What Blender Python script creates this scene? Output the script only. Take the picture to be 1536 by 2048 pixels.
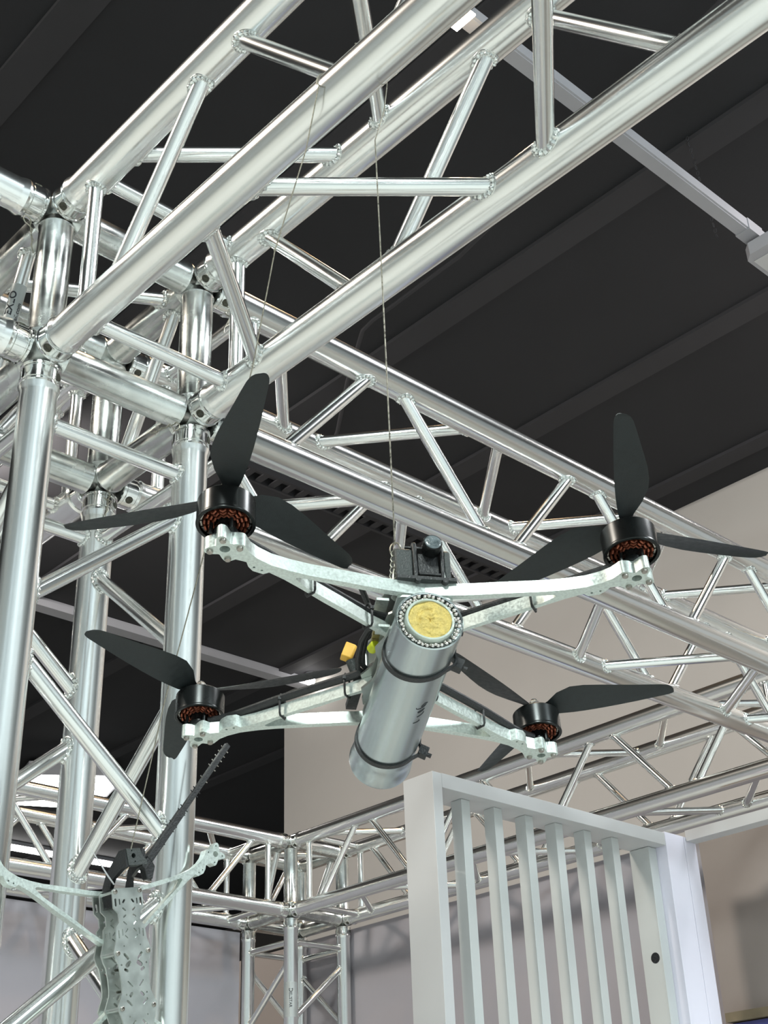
import bpy, bmesh, math, random
from mathutils import Vector as V3, Matrix
from mathutils.geometry import tessellate_polygon
random.seed(4)
sc = bpy.context.scene
for o in list(bpy.data.objects): bpy.data.objects.remove(o)
C = sc.collection
ZS = 2.6                                     # height of the lower truss nodes above the floor
SH = V3((0, 0, ZS))
# ---------------------------------------------------------------- camera
cd = bpy.data.cameras.new('camera'); cam = bpy.data.objects.new('camera', cd); C.objects.link(cam)
R0 = V3((0.6766356, 0.73551476, -0.03438458)); R1 = V3((-0.38002802, 0.30884615, -0.87189034)); R2 = V3((-0.63066867, 0.60301915, 0.48849252))
CP = V3((1.33317019, -0.90243553, -1.05530512)) + SH
m = Matrix.Identity(4)
for i in range(3):
    m[i][0] = R0[i]; m[i][1] = -R1[i]; m[i][2] = -R2[i]; m[i][3] = CP[i]
cam.matrix_world = m
cd.sensor_fit = 'AUTO'; cd.sensor_width = 36; cd.lens = 36 * 2655.4587 / 2048
cd.clip_start = 0.02; cd.clip_end = 200
sc.camera = cam
# ---------------------------------------------------------------- view, world, lights
sc.view_settings.view_transform = 'Standard'; sc.view_settings.look = 'None'
sc.view_settings.exposure = 0.95; sc.view_settings.gamma = 1; sc.view_settings.use_curve_mapping = False
w = bpy.data.worlds.new('world'); sc.world = w; w.use_nodes = True
w.node_tree.nodes['Background'].inputs[0].default_value = (0.80, 0.86, 0.88, 1)
w.node_tree.nodes['Background'].inputs[1].default_value = 0.30
def area(name, loc, target, size, power, col, sy=None):
    ld = bpy.data.lights.new(name, 'AREA'); ld.energy = power; ld.color = col; ld.size = size
    if sy: ld.shape = 'RECTANGLE'; ld.size_y = sy
    o = bpy.data.objects.new(name, ld); C.objects.link(o); o.location = loc
    o.rotation_euler = (V3(target) - V3(loc)).to_track_quat('-Z', 'Y').to_euler()
    return o
# added fill lights outside the frame, looking down or across from the ceiling
area('fill_light', (3.4, -3.0, 5.9), (1.5, -1.5, 0), 1.2, 150, (0.90, 1.0, 0.97), 1.2)
area('fill_light', (6.5, 1.5, 5.9), (5.0, 0.5, 0), 1.2, 150, (0.86, 0.97, 1.0), 1.2)
area('fill_light', (2.2, 3.2, 5.9), (1.2, 2.4, 0), 0.9, 60, (0.95, 0.98, 1.0), 0.9)
area('fill_light', (-2.0, -3.5, 5.9), (-1.7, -1.5, 0), 0.9, 120, (1.0, 0.90, 0.78), 0.9)
area('fill_light', (-5.5, 2.2, 5.9), (-5.5, 5.5, 3.2), 0.9, 58, (1.0, 0.93, 0.88), 0.9)
area('fill_light', (0.8, 4.4, 5.7), (-1.2, 6.4, 3.4), 0.9, 55, (1.0, 0.93, 0.90), 0.9)
area('fill_light', (5.6, -6.8, 5.6), (8.9, -7.0, 3.6), 1.0, 72, (0.84, 0.96, 1.0), 3.0)
area('fill_light', (7.2, -3.0, 5.6), (8.9, -2.5, 3.6), 1.0, 72, (0.84, 0.96, 1.0), 3.0)

# ---------------------------------------------------------------- materials
def mat(name, base, metal=0.0, rough=0.5, noise=None, bump=None, emit=None, spec=None, stretch=(1, 1, 1), coat=0, trans=0, aniso=None):
    M = bpy.data.materials.new(name); M.use_nodes = True; nt = M.node_tree; b = nt.nodes['Principled BSDF']
    b.inputs['Base Color'].default_value = (*base, 1); b.inputs['Metallic'].default_value = metal; b.inputs['Roughness'].default_value = rough
    if spec is not None: b.inputs['Specular IOR Level'].default_value = spec
    if coat: b.inputs['Coat Weight'].default_value = coat
    if trans: b.inputs['Transmission Weight'].default_value = trans
    if emit: b.inputs['Emission Color'].default_value = (*emit[0], 1); b.inputs['Emission Strength'].default_value = emit[1]
    if noise or bump:
        tc = nt.nodes.new('ShaderNodeTexCoord'); mp = nt.nodes.new('ShaderNodeMapping'); mp.inputs['Scale'].default_value = stretch
        nt.links.new(tc.outputs['Object'], mp.inputs[0])
    if noise:
        sc_, amt, ramt = noise
        n = nt.nodes.new('ShaderNodeTexNoise'); n.inputs['Scale'].default_value = sc_; n.inputs['Detail'].default_value = 5
        nt.links.new(mp.outputs[0], n.inputs['Vector'])
        mr = nt.nodes.new('ShaderNodeMapRange'); mr.inputs[1].default_value = 0.3; mr.inputs[2].default_value = 0.7
        mr.inputs[3].default_value = 1 - amt; mr.inputs[4].default_value = 1 + amt * 0.4
        nt.links.new(n.outputs[0], mr.inputs[0])
        mx = nt.nodes.new('ShaderNodeVectorMath'); mx.operation = 'SCALE'; mx.inputs[0].default_value = base
        nt.links.new(mr.outputs[0], mx.inputs['Scale']); nt.links.new(mx.outputs[0], b.inputs['Base Color'])
        if ramt:
            r2 = nt.nodes.new('ShaderNodeMapRange'); r2.inputs[1].default_value = 0.3; r2.inputs[2].default_value = 0.7
            r2.inputs[3].default_value = rough - ramt; r2.inputs[4].default_value = rough + ramt
            nt.links.new(n.outputs[0], r2.inputs[0]); nt.links.new(r2.outputs[0], b.inputs['Roughness'])
    if bump:
        n2 = nt.nodes.new('ShaderNodeTexNoise'); n2.inputs['Scale'].default_value = bump[0]; n2.inputs['Detail'].default_value = 3
        nt.links.new(mp.outputs[0], n2.inputs['Vector'])
        bp = nt.nodes.new('ShaderNodeBump'); bp.inputs['Strength'].default_value = bump[1]; bp.inputs['Distance'].default_value = 0.002
        nt.links.new(n2.outputs[0], bp.inputs['Height']); nt.links.new(bp.outputs[0], b.inputs['Normal'])
    return M
ALU = mat('aluminium_tube', (0.83, 0.84, 0.83), 1, 0.21, (4, 0.03, 0.012))
ALU2 = mat('worn_aluminium', (0.66, 0.68, 0.66), 1, 0.24, (30, 0.25, 0.07), (90, 0.02))
POL = mat('polished_aluminium', (0.84, 0.85, 0.83), 1, 0.12, (50, 0.15, 0.05), (90, 0.02))
WELD = mat('weld_metal', (0.80, 0.82, 0.80), 1, 0.22, (200, 0.25, 0.08), (300, 0.3))
CAST = mat('node_metal', (0.50, 0.52, 0.50), 1, 0.38, (80, 0.35, 0.1), (200, 0.08))
PINM = mat('dark_pin', (0.10, 0.10, 0.08), 0.8, 0.5, (300, 0.5, 0))
STEEL = mat('steel_wire', (0.36, 0.34, 0.28), 0.9, 0.35, (400, 0.4, 0.1))
MILL = mat('milled_aluminium', (0.66, 0.73, 0.69), 0.60, 0.40, (450, 0.20, 0.10), (1500, 0.06))
MILL2 = mat('milled_plate', (0.60, 0.64, 0.61), 0.85, 0.34, (60, 0.15, 0.06))
BLK = mat('carbon_black', (0.017, 0.021, 0.022), 0, 0.42, (200, 0.2, 0.08), (900, 0.08), spec=0.35)
MOT = mat('motor_black', (0.020, 0.022, 0.022), 0.6, 0.26, (30, 0.2, 0.05))
PLA = mat('black_plastic', (0.020, 0.021, 0.022), 0, 0.45, (300, 0.3, 0.1), (500, 0.3))
TPU = mat('grey_plastic', (0.045, 0.052, 0.050), 0, 0.5, (300, 0.3, 0.1), (700, 0.4))
COP = mat('copper_winding', (0.26, 0.075, 0.04), 0.7, 0.35, (300, 0.5, 0.1))
SCR = mat('screw_steel', (0.45, 0.42, 0.38), 1, 0.3, (200, 0.3, 0.1))
BALL = mat('bearing_ball', (0.70, 0.66, 0.62), 1, 0.12, (200, 0.2, 0.04))
PAY = mat('dull_cylinder_metal', (0.56, 0.62, 0.63), 0.95, 0.26, (9, 0.06, 0.0))
PUTTY = mat('yellow_putty', (0.72, 0.55, 0.16), 0, 0.6, (180, 0.25, 0), (500, 0.8))
CUP = mat('milky_plastic', (0.55, 0.62, 0.55), 0, 0.25, (120, 0.2, 0), (300, 0.3), coat=0.4)
INK = mat('black_ink', (0.015, 0.018, 0.025), 0, 0.4, (300, 0.2, 0))
WHT = mat('white_panel', (0.57, 0.57, 0.58), 0, 0.42, (3, 0.03, 0.03))
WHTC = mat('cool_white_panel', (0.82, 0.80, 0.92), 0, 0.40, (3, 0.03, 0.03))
SLAT = mat('frosted_slat', (0.56, 0.58, 0.58), 0, 0.32, (3, 0.04, 0.03), coat=0.2)
WALLB = mat('mauve_wall_fabric', (0.46, 0.435, 0.405), 0, 0.85, (1.2, 0.05, 0), (4, 0.15))
WALLG = mat('grey_panel', (0.335, 0.315, 0.345), 0, 0.6, (1.5, 0.08, 0.05))
BROWN = mat('brown_grey_wall', (0.29, 0.25, 0.23), 0, 0.8, (2.0, 0.08, 0))
CEIL = mat('black_ceiling', (0.020, 0.020, 0.023), 0, 0.9, (1.2, 0.15, 0), (60, 0.2))
BEAM = mat('dark_beam', (0.031, 0.030, 0.034), 0, 0.8, (3, 0.1, 0))
TRUNK = mat('grey_trunking', (0.40, 0.40, 0.43), 0.1, 0.5, (4, 0.06, 0.05))
FARW = mat('dark_far_wall', (0.085, 0.078, 0.076), 0, 0.9, (1.2, 0.15, 0))
HALLW = mat('hall_white_wall', (0.70, 0.74, 0.75), 0, 0.7, (0.4, 0.15, 0))
FLOOR = mat('hall_floor', (0.68, 0.71, 0.69), 0, 0.5, (1.5, 0.1, 0.1))
LED = mat('led_panel_light', (0.9, 0.9, 0.9), 0, 0.5, emit=((1, 0.98, 0.95), 14))
LEDW = mat('warm_lamp_light', (0.9, 0.9, 0.9), 0, 0.5, emit=((1, 0.80, 0.55), 40))
STICK = mat('sticker_grey', (0.42, 0.45, 0.45), 0.3, 0.4, (30, 0.08, 0))
YEL = mat('yellow_plastic', (0.85, 0.48, 0.06), 0, 0.45, (100, 0.1, 0))
GOLD = mat('gold_blocks', (0.30, 0.25, 0.11), 0.5, 0.4, (400, 0.2, 0.1))
LIME = mat('lime_plastic', (0.55, 0.62, 0.02), 0, 0.4, (100, 0.1, 0))
PURP = mat('purple_print', (0.075, 0.08, 0.26), 0, 0.4, (6, 0.25, 0))
DGL = mat('dark_display', (0.015, 0.017, 0.02), 0, 0.25, (200, 0.3, 0))
WOOD = mat('beige_trim', (0.20, 0.16, 0.10), 0, 0.6, (30, 0.2, 0))
LENS = mat('lens_glass', (0.10, 0.13, 0.14), 0, 0.35, (120, 0.6, 0.2), (300, 0.4), coat=0.5)

# ---------------------------------------------------------------- mesh building
def frame(d):
    d = V3(d).normalized(); a = V3((0, 0, 1)) if abs(d.z) < 0.9 else V3((1, 0, 0))
    u = d.cross(a).normalized(); return d, u, d.cross(u).normalized()
class MB:
    def __init__(s): s.v = []; s.f = []
    def add(s, vs, fs):
        k = len(s.v); s.v += [tuple(x) for x in vs]; s.f += [tuple(i + k for i in q) for q in fs]; return s
    def lathe(s, p, axis, prof, n=32, cap=True, loop=False):
        d, u, w_ = frame(axis); p = V3(p); vs = []; fs = []
        for t, r in prof:
            for k in range(n):
                a = 2 * math.pi * k / n
                vs.append(p + d * t + (u * math.cos(a) + w_ * math.sin(a)) * r)
        m_ = len(prof)
        for i in range(m_ if loop else m_ - 1):
            j = (i + 1) % m_
            for k in range(n):
                k2 = (k + 1) % n; fs.append((i * n + k, i * n + k2, j * n + k2, j * n + k))
        if cap and not loop: fs.append(tuple(range(n - 1, -1, -1))); fs.append(tuple((m_ - 1) * n + k for k in range(n)))
        return s.add(vs, fs)
    def tube(s, a, b, r, n=32, r1=None, cap=True):
        a = V3(a); b = V3(b); return s.lathe(a, b - a, [(0, r), ((b - a).length, r if r1 is None else r1)], n, cap)
    def sweep(s, pts, r, n=8, closed=False):
        pts = [V3(p) for p in pts]; N = len(pts); vs = []; fs = []; prev = None
        for i, p in enumerate(pts):
            if closed: d = pts[(i + 1) % N] - pts[i - 1]
            else: d = pts[min(i + 1, N - 1)] - pts[max(i - 1, 0)]
            if d.length < 1e-9: d = V3((0, 0, 1))
            d.normalize()
            if prev is None: _, u, _ = frame(d)
            else:
                u = prev - d * prev.dot(d)
                if u.length < 1e-6: _, u, _ = frame(d)
                u.normalize()
            prev = u; w_ = d.cross(u); rr = r(i) if callable(r) else r
            for k in range(n):
                a = 2 * math.pi * k / n; vs.append(p + (u * math.cos(a) + w_ * math.sin(a)) * rr)
        for i in range(N if closed else N - 1):
            j = (i + 1) % N
            for k in range(n): fs.append((i * n + k, i * n + (k + 1) % n, j * n + (k + 1) % n, j * n + k))
        if not closed: fs.append(tuple(range(n - 1, -1, -1))); fs.append(tuple((N - 1) * n + k for k in range(n)))
        return s.add(vs, fs)
    def box(s, c, sz, M=None):
        c = V3(c); h = [x / 2 for x in sz]; vs = []
        for x in (-1, 1):
            for y in (-1, 1):
                for z in (-1, 1):
                    q = V3((x * h[0], y * h[1], z * h[2]))
                    if M: q = M @ q
                    vs.append(c + q)
        return s.add(vs, [(0, 1, 3, 2), (4, 6, 7, 5), (0, 4, 5, 1), (2, 3, 7, 6), (0, 2, 6, 4), (1, 5, 7, 3)])
    def prism(s, poly, z0, z1, holes=(), M=None):
        loops = [poly] + list(holes); flat = [p for L in loops for p in L]; n = len(flat)
        tri = tessellate_polygon([[V3((p[0], p[1], 0)) for p in L] for L in loops])
        M = M or Matrix.Identity(4)
        vs = [M @ V3((p[0], p[1], z0)) for p in flat] + [M @ V3((p[0], p[1], z1)) for p in flat]; fs = []
        for t in tri:
            a, b, c = [flat[i] for i in t]
            if (b[0] - a[0]) * (c[1] - a[1]) - (b[1] - a[1]) * (c[0] - a[0]) < 0: t = (t[0], t[2], t[1])
            fs.append((t[0], t[2], t[1])); fs.append((t[0] + n, t[1] + n, t[2] + n))
        k = 0
        for li, L in enumerate(loops):
            ar = sum(L[i - 1][0] * L[i][1] - L[i][0] * L[i - 1][1] for i in range(len(L)))
            for i in range(len(L)):
                a = k + i; b = k + (i + 1) % len(L)
                q = (a, b, b + n, a + n)
                if (ar < 0) != (li > 0): q = q[::-1]
                fs.append(q)
            k += len(L)
        return s.add(vs, fs)
    def ball(s, c, r, n=16, m_=10, sq=(1, 1, 1)):
        c = V3(c); vs = [c + V3((0, 0, r * sq[2]))]; fs = []
        for i in range(1, m_):
            th = math.pi * i / m_
            for k in range(n):
                a = 2 * math.pi * k / n; vs.append(c + V3((math.sin(th) * math.cos(a) * sq[0], math.sin(th) * math.sin(a) * sq[1], math.cos(th) * sq[2])) * r)
        vs.append(c - V3((0, 0, r * sq[2]))); L = len(vs) - 1
        for k in range(n): fs.append((0, 1 + k, 1 + (k + 1) % n)); fs.append((L, L - n + (k + 1) % n, L - n + k))
        for i in range(m_ - 2):
            for k in range(n):
                a = 1 + i * n + k; b = 1 + i * n + (k + 1) % n; fs.append((a, a + n, b + n, b))
        return s.add(vs, fs)
    def mesh(s, name, off=None, ang=35, k=1.0):
        me = bpy.data.meshes.new(name); off = V3(off) if off is not None else V3((0, 0, 0))
        me.from_pydata([tuple((V3(p) - off) * k) for p in s.v], [], s.f); me.update()
        bm = bmesh.new(); bm.from_mesh(me); bmesh.ops.recalc_face_normals(bm, faces=bm.faces); bm.to_mesh(me); bm.free()
        me.polygons.foreach_set('use_smooth', [True] * len(me.polygons)); me.set_sharp_from_angle(angle=math.radians(ang))
        return me
KS = 1.0
def obj(name, mb, m_, parent=None, off=None, label=None, bevel=0):
    me = mb.mesh(name, off, k=KS); me.materials.append(m_)
    o = bpy.data.objects.new(name, me); C.objects.link(o)
    if parent: o.parent = parent
    elif off is not None: o.location = V3(off)
    if bevel:
        b = o.modifiers.new('bevel', 'BEVEL'); b.width = bevel; b.segments = 2; b.limit_method = 'ANGLE'
    if label: o['label'] = label
    return o
def tag(o, label, cat, group=None):
    o['label'] = label; o['category'] = cat
    if group: o['group'] = group
    return o
def thing(name, label, cat, loc, group=None, M=None):
    o = bpy.data.objects.new(name, None); C.objects.link(o); o.location = loc; o.empty_display_size = 0.05
    if M is not None: o.matrix_world = M
    return tag(o, label, cat, group)
def struct(o): o['kind'] = 'structure'; return o
def W(x, y, z): return V3((x, y, z)) + SH

# ---------------------------------------------------------------- the setting
def slab(name, lo, hi, m_, bevel=0):
    lo = V3(lo); hi = V3(hi); c = (lo + hi) / 2
    o = obj(name, MB().box(c, hi - lo), m_, None, (c.x, c.y, lo.z), bevel=bevel); return struct(o)
CZ = 3.545 + ZS
slab('floor', (-17, -9, -0.12), (9, 13, 0), FLOOR)
slab('wall_front', (9, -9, 0), (9.2, 13, ZS + 3.5), HALLW)
slab('wall_right', (-17, -9.2, 0), (9, -9, ZS + 3.5), HALLW)
ceil = slab('ceiling', (-17, -9.0, CZ), (9.0, 13, CZ + 0.1), CEIL)
for i, (vy, wd) in enumerate(((0.85, 0.16), (2.18, 0.12), (3.51, 0.16), (4.78, 0.16), (6.05, 0.14), (7.4, 0.14))):
    o = obj('ceiling_beam', MB().box((-7, vy, CZ - 0.012), (20, wd, 0.024)), BEAM, ceil, (-7, 5, CZ))
    o.location = (0, 0, 0)
    o.matrix_parent_inverse = ceil.matrix_world.inverted() if False else Matrix.Identity(4)
    o.location = V3((-7, 5, CZ)) - ceil.location
slab('wall_back', (-7.73, 6.39, 0), (3.0, 6.51, CZ), WALLB)
slab('wall_far', (-17, 12.0, 0), (-7.0, 12.2, CZ), FARW)
slab('wall_left', (-17.2, -3, 0), (-17, 12.2, CZ), FARW)
# booth partitions fixed under the rear truss
T2 = V3((-2.3227, 2.3099, 0.0))
slab('wall_booth_left', (T2.x - 0.24 - 0.045, -2.4, 0), (T2.x - 0.24 - 0.01, T2.y - 0.24 - 0.03, ZS - 0.032), WALLG)
slab('wall_booth_right', (T2.x - 0.24, T2.y + 0.03, 0), (-0.35, T2.y + 0.06, ZS - 0.032), WALLG)
slab('wall_store', (-6.2, 3.6, 0), (-2.6, 3.7, ZS + 0.36), BROWN)
slab('wall_portal', (-0.60, 2.02, 0), (1.6, 2.06, ZS - 0.14), BROWN)

# ---------------------------------------------------------------- truss kit
CR = 0.0244; BR = 0.0105; S = 0.24
def bead_pts(A, dch, B, n, k=1.13):
    """closed curve where a brace (axis A->B) meets the chord (axis A, direction dch)"""
    b, u, w_ = frame(B - A); out = []
    dch = V3(dch).normalized()
    for i in range(n):
        a = 2 * math.pi * i / n; q = (u * math.cos(a) + w_ * math.sin(a)) * BR * k
        qp = q - dch * q.dot(dch); bp = b - dch * b.dot(dch)
        aa = bp.dot(bp); bb = qp.dot(bp); cc = qp.dot(qp) - CR * CR
        s = (-bb + math.sqrt(max(bb * bb - aa * cc, 0))) / aa
        out.append(A + q + b * s)
    return out
def brace(root, A, da, B, db, off, bead, n=20):
    d = (B - A).normalized()
    def st(P, dc, dd):
        sn = math.sqrt(max(1e-6, 1 - (V3(dc).normalized().dot(dd)) ** 2)); return P + dd * (CR * 0.75 / sn)
    o = obj('brace', MB().tube(st(A, da, d), st(B, db, -d), BR, n), ALU, root, off)
    if bead:
        for P, dc, Q in ((A, da, B), (B, db, A)):
            N = bead; pts = bead_pts(P, dc, Q, N)
            ph = random.random() * 6
            rr = lambda i: 0.0028 * (1 + 0.36 * math.sin(i * 2 * math.pi * 15 / N + ph) + 0.12 * math.sin(i * 0.9))
            bd = MB().sweep(pts, rr, 8 if bead > 50 else 5, True)
            if bead > 50:
                halo = bead_pts(P, dc, Q, N, 1.42); bd.sweep(halo, 0.0009, 5, True)
            obj('weld_bead', bd, WELD, o, off)
    return o
def truss(label, O, cs, d, L, bead=60, t0=0.062, t_end=None, beadmax=9, tmax=99, group=None, coup_end=False):
    """cs: four node offsets ordered so that the zigzag of each side starts on cs[i]"""
    d = V3(d); O = V3(O); root = thing('box_truss', label, 'truss', O + SH + V3(cs[0]) , group); off = O + V3(cs[0])
    n = 48 if bead > 50 else 28
    P = [O + V3(c) for c in cs]
    for p in P:
        ch = MB().lathe(p, d, [(t0 - 0.008, 0.0), (t0 - 0.008, CR + 0.0012), (t0 - 0.004, CR + 0.0028), (t0 + 0.002, CR + 0.0012), (t0 + 0.006, CR), (L - t0, CR), (L - t0, 0)], n, False)
        obj('chord', ch, ALU, root, off)
        for q, dd in ((p, d),) + (((p + d * L, -d),) if coup_end else ()):
            cp = MB().lathe(q, dd, [(0.0268, 0.0), (0.0268, 0.0252), (0.0280, 0.0268), (0.0310, 0.0268), (0.0320, 0.0244), (0.0335, 0.0244), (0.0345, 0.0258), (0.0500, 0.0258), (0.0508, 0.0242), (0.0545, 0.0242), (0.0545, 0)], n, False)
            co = obj('coupler', cp, POL, root, off)
            _, u, w_ = frame(dd); a = (u * 0.6 + w_ * 0.8).normalized()
            obj('locking_pin', MB().tube(q + dd * 0.042 - a * 0.0266, q + dd * 0.042 + a * 0.0266, 0.0052, 14, 0.0060), PINM, co, off)
    base, pit, g = 0.13, 0.2575, 0.0265
    for i in range(4):
        a, b = P[i], P[(i + 1) % 4]
        for te in (0.102, L - 0.102):
            brace(root, a + d * te, d, b + d * te, d, off, bead if te < beadmax else 0)
        k = 0
        while base + pit * (k + 1) < L - 0.08:
            ta, tb = base + pit * k + g, base + pit * (k + 1) - g
            if ta > tmax: break
            x, y = (a, b) if k % 2 == 0 else (b, a)
            brace(root, x + d * ta, d, y + d * tb, d, off, bead if ta < beadmax else 0)
            k += 1
    return root
n1, n2, n3, n4 = V3((0, -S, 0)), V3((0, 0, 0)), V3((-S, 0, 0)), V3((-S, -S, 0)); up = V3((0, 0, S))
def block(label, O, bead=60, diag=True):
    O = V3(O); root = thing('corner_block', label, 'truss corner', O + SH + n4); off = O + n4
    n = 40 if bead > 50 else 24
    nodes = [O + q for q in (n1, n2, n3, n4)] + [O + q + up for q in (n1, n2, n3, n4)]
    E_ = [(0, 1), (1, 2), (2, 3), (3, 0), (4, 5), (5, 6), (6, 7), (7, 4), (0, 4), (1, 5), (2, 6), (3, 7)]
    for i, j in E_:
        a, b = nodes[i], nodes[j]; L = (b - a).length; d = (b - a).normalized()
        tb = MB().lathe(a, d, [(0.012, 0.0205), (0.024, CR + 0.0004), (0.0265, CR + 0.0012), (0.029, CR - 0.0003), (L - 0.029, CR - 0.0003), (L - 0.0265, CR + 0.0012), (L - 0.024, CR + 0.0004), (L - 0.012, 0.0205)], n)
        obj('tube', tb, ALU2, root, off)
    for q in nodes: obj('node', MB().ball(q, 0.0264, 24, 14), CAST, root, off)
    if diag:
        z = V3((0, 0, 1)); ux = V3((1, 0, 0)); vy = V3((0, 1, 0))
        br = [(O + V3((-0.071, -S, S)), ux, O + V3((-0.1561, -S, 0)), ux),
              (O + V3((-S, -S + 0.05, 0)), vy, O + V3((-S, -0.05, S)), vy),
              (O + V3((-S + 0.05, 0, 0)), ux, O + V3((-0.05, 0, S)), ux),
              (O + V3((-S + 0.05, -S, S)), ux, O + V3((-0.05, 0, S)), ux)]
        bs = [brace(root, a, da, b, db, off, bead) for a, da, b, db in br]
        return root, off, bs
    return root, off, []

ROOT1, OFF1, DI = block('aluminium box corner where the near trusses meet above the tower', (0, 0, 0))
truss('near box truss running from the corner up to the top right of the picture', (0, 0, 0), [n2, n1, n1 + up, n2 + up], (1, 0, 0), 2.07)
truss('box truss going from the near corner down to the right behind the hanging quadcopter', (0, 0, 0), [n2, n2 + up, n3 + up, n3], (0, 1, 0), 2.07)
truss('box truss leaving the near corner toward the upper left edge', (0, 0, 0), [n1 + up, n1, n4, n4 + up], (0, -1, 0), 2.07, bead=40, beadmax=0.4, tmax=0.9)
truss('box truss going away behind the near corner, mostly hidden by the tower', (0, 0, 0), [n3 + up, n3, n4, n4 + up], (-1, 0, 0), 1.3, bead=40, beadmax=0.5)
truss('near upright box truss tower standing on the floor at the left', (0, 0, 0), [n2, n1, n4, n3], (0, 0, -1), ZS - 0.012 + 0.058, bead=72, beadmax=1.3)
ROOT2, OFF2, _ = block('aluminium box corner of the rear frame at bottom centre', T2, bead=24)
truss('rear box truss rising to the right behind the white slatted screen', T2, [n2, n1, n1 + up, n2 + up], (1, 0, 0), 2.07, bead=30, coup_end=True)
truss('rear box truss running to the left edge behind the bare airframe', T2, [n1 + up, n1, n4, n4 + up], (0, -1, 0), 3.10, bead=30)
tow2 = truss('rear upright box truss tower at bottom centre with a lettered sticker', T2, [n2, n1, n4, n3], (0, 0, -1), ZS - 0.012 + 0.058, bead=30, beadmax=0.8)

# lettering on tubes
def text_on_tube(s, P, d, nrm, r, size, ang, m_, parent, off, name='lettering', cx=0.0, bold=0.012):
    cu = bpy.data.curves.new('t', 'FONT'); cu.body = s; cu.size = size; cu.resolution_u = 3; cu.offset = size * bold
    to = bpy.data.objects.new('t', cu); C.objects.link(to); bpy.context.view_layer.update()
    me = bpy.data.meshes.new_from_object(to.evaluated_get(bpy.context.evaluated_depsgraph_get())); bpy.data.objects.remove(to)
    d = V3(d).normalized(); nrm = V3(nrm); nrm = (nrm - d * nrm.dot(d)).normalized(); t = nrm.cross(d)
    for v in me.vertices:
        a = (v.co.y + ang) / r
        v.co = V3(P) + d * (v.co.x + cx) + (nrm * math.cos(a) + t * math.sin(a)) * (r + 0.0004) - V3(off)
    me.name = name; me.materials.clear(); me.materials.append(m_)
    o = bpy.data.objects.new(name, me); C.objects.link(o); o.parent = parent; return o
def wrap(P, d, nrm, r, x0, x1, a0, a1, n=14):
    d = V3(d).normalized(); nrm = V3(nrm); nrm = (nrm - d * nrm.dot(d)).normalized(); t = nrm.cross(d); vs = []; fs = []
    for i in range(n + 1):
        a = a0 + (a1 - a0) * i / n; rd = nrm * math.cos(a) + t * math.sin(a)
        for x in (x0, x1):
            for q in (0, 0.0003): vs.append(V3(P) + d * x + rd * (r + q))
    for i in range(n):
        k = 4 * i
        fs += [(k + 1, k + 3, k + 7, k + 5), (k, k + 4, k + 6, k + 2), (k, k + 1, k + 5, k + 4), (k + 2, k + 6, k + 7, k + 3)]
    fs += [(0, 2, 3, 1), (4 * n, 4 * n + 1, 4 * n + 3, 4 * n + 2)]
    return MB().add(vs, fs)
CM = CP - SH
A_ = V3((-0.071, -S, S)); B_ = V3((-0.1561, -S, 0)); du = (A_ - B_).normalized(); mid = A_.lerp(B_, 0.40)
nr = CM - mid
stk = obj('sticker', wrap(mid, du, nr, BR, -0.030, 0.030, -1.9, 1.9), STICK, DI[0], OFF1, 'grey sticker with black lettering')
text_on_tube('EXLO', mid, du, nr, BR + 0.0003, 0.0150, 0.0010, INK, DI[0], OFF1, cx=-0.020, bold=0.022)
text_on_tube('mail.com', mid, du, nr, BR + 0.0003, 0.0095, -0.0098, INK, DI[0], OFF1, cx=-0.032)
P_ = T2 + n1 + V3((0, 0, -0.30)); nr2 = (CM - P_); ch2 = [c for c in tow2.children if c.name.startswith('chord')][1]
OF2 = T2 + n2
obj('sticker', wrap(P_, (0, 0, -1), nr2, CR, -0.062, 0.050, -1.2, 1.0), STICK, ch2, OF2, 'pale grey sticker with small vertical lettering')
text_on_tube('D', P_, (0, 0, -1), nr2, CR + 0.0003, 0.0185, -0.006, INK, ch2, OF2, cx=-0.042, bold=0.02)
text_on_tube('ELISTAR', P_, (0, 0, -1), nr2, CR + 0.0003, 0.0135, -0.005, INK, ch2, OF2, cx=-0.028, bold=0.02)

# safety clips on the coupler pins
def clip(label, P, a, b):
    P = V3(P); a = V3(a).normalized(); b = V3(b).normalized(); pts = []
    for i in range(15):
        t = i / 14; ang = math.pi * 1.7 * t - 0.6
        pts.append(P + a * (0.006 * math.cos(ang)) + b * (0.006 * math.sin(ang)))
    for x, y in ((0.010, 0.008), (0.018, 0.004), (0.026, 0.007), (0.034, 0.003), (0.046, 0.006)): pts.append(P + a * y + b * -x)
    mb = MB().sweep(pts, 0.0009, 6)
    mb.sweep([P + a * 0.004 + b * -x + V3((0, 0, 0.001)) for x in (0.0, 0.02, 0.04)], 0.0009, 6)
    return tag(obj('spring_clip', mb, STEEL, None, P), label, 'clip')
for lb, P, a, b in (('bent wire safety clip hanging under the upper left coupler', (0.0, -S - 0.045, S - 0.034), (0, 1, 0), (0.2, -0.3, 1)),
                    ('wire safety clip on the left of the coupler above the hanging propeller', (0.012, -0.034, -0.035), (0, -0.3, 1), (0.2, 1, 0.8)),
                    ('wire safety clip in front of the rear tower leg below the corner block', (-S + 0.026, -0.004, -0.034), (0.4, 0.6, 0), (0, 0.1, 1)),
                    ('wire safety clip behind the second corner coupler near the thin wire', (0.012, 0.052, S - 0.034), (0.3, 1, 0), (0, 0.4, 1))):
    o = clip(lb, V3(P), a, b); o.location = V3(P) + SH

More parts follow.
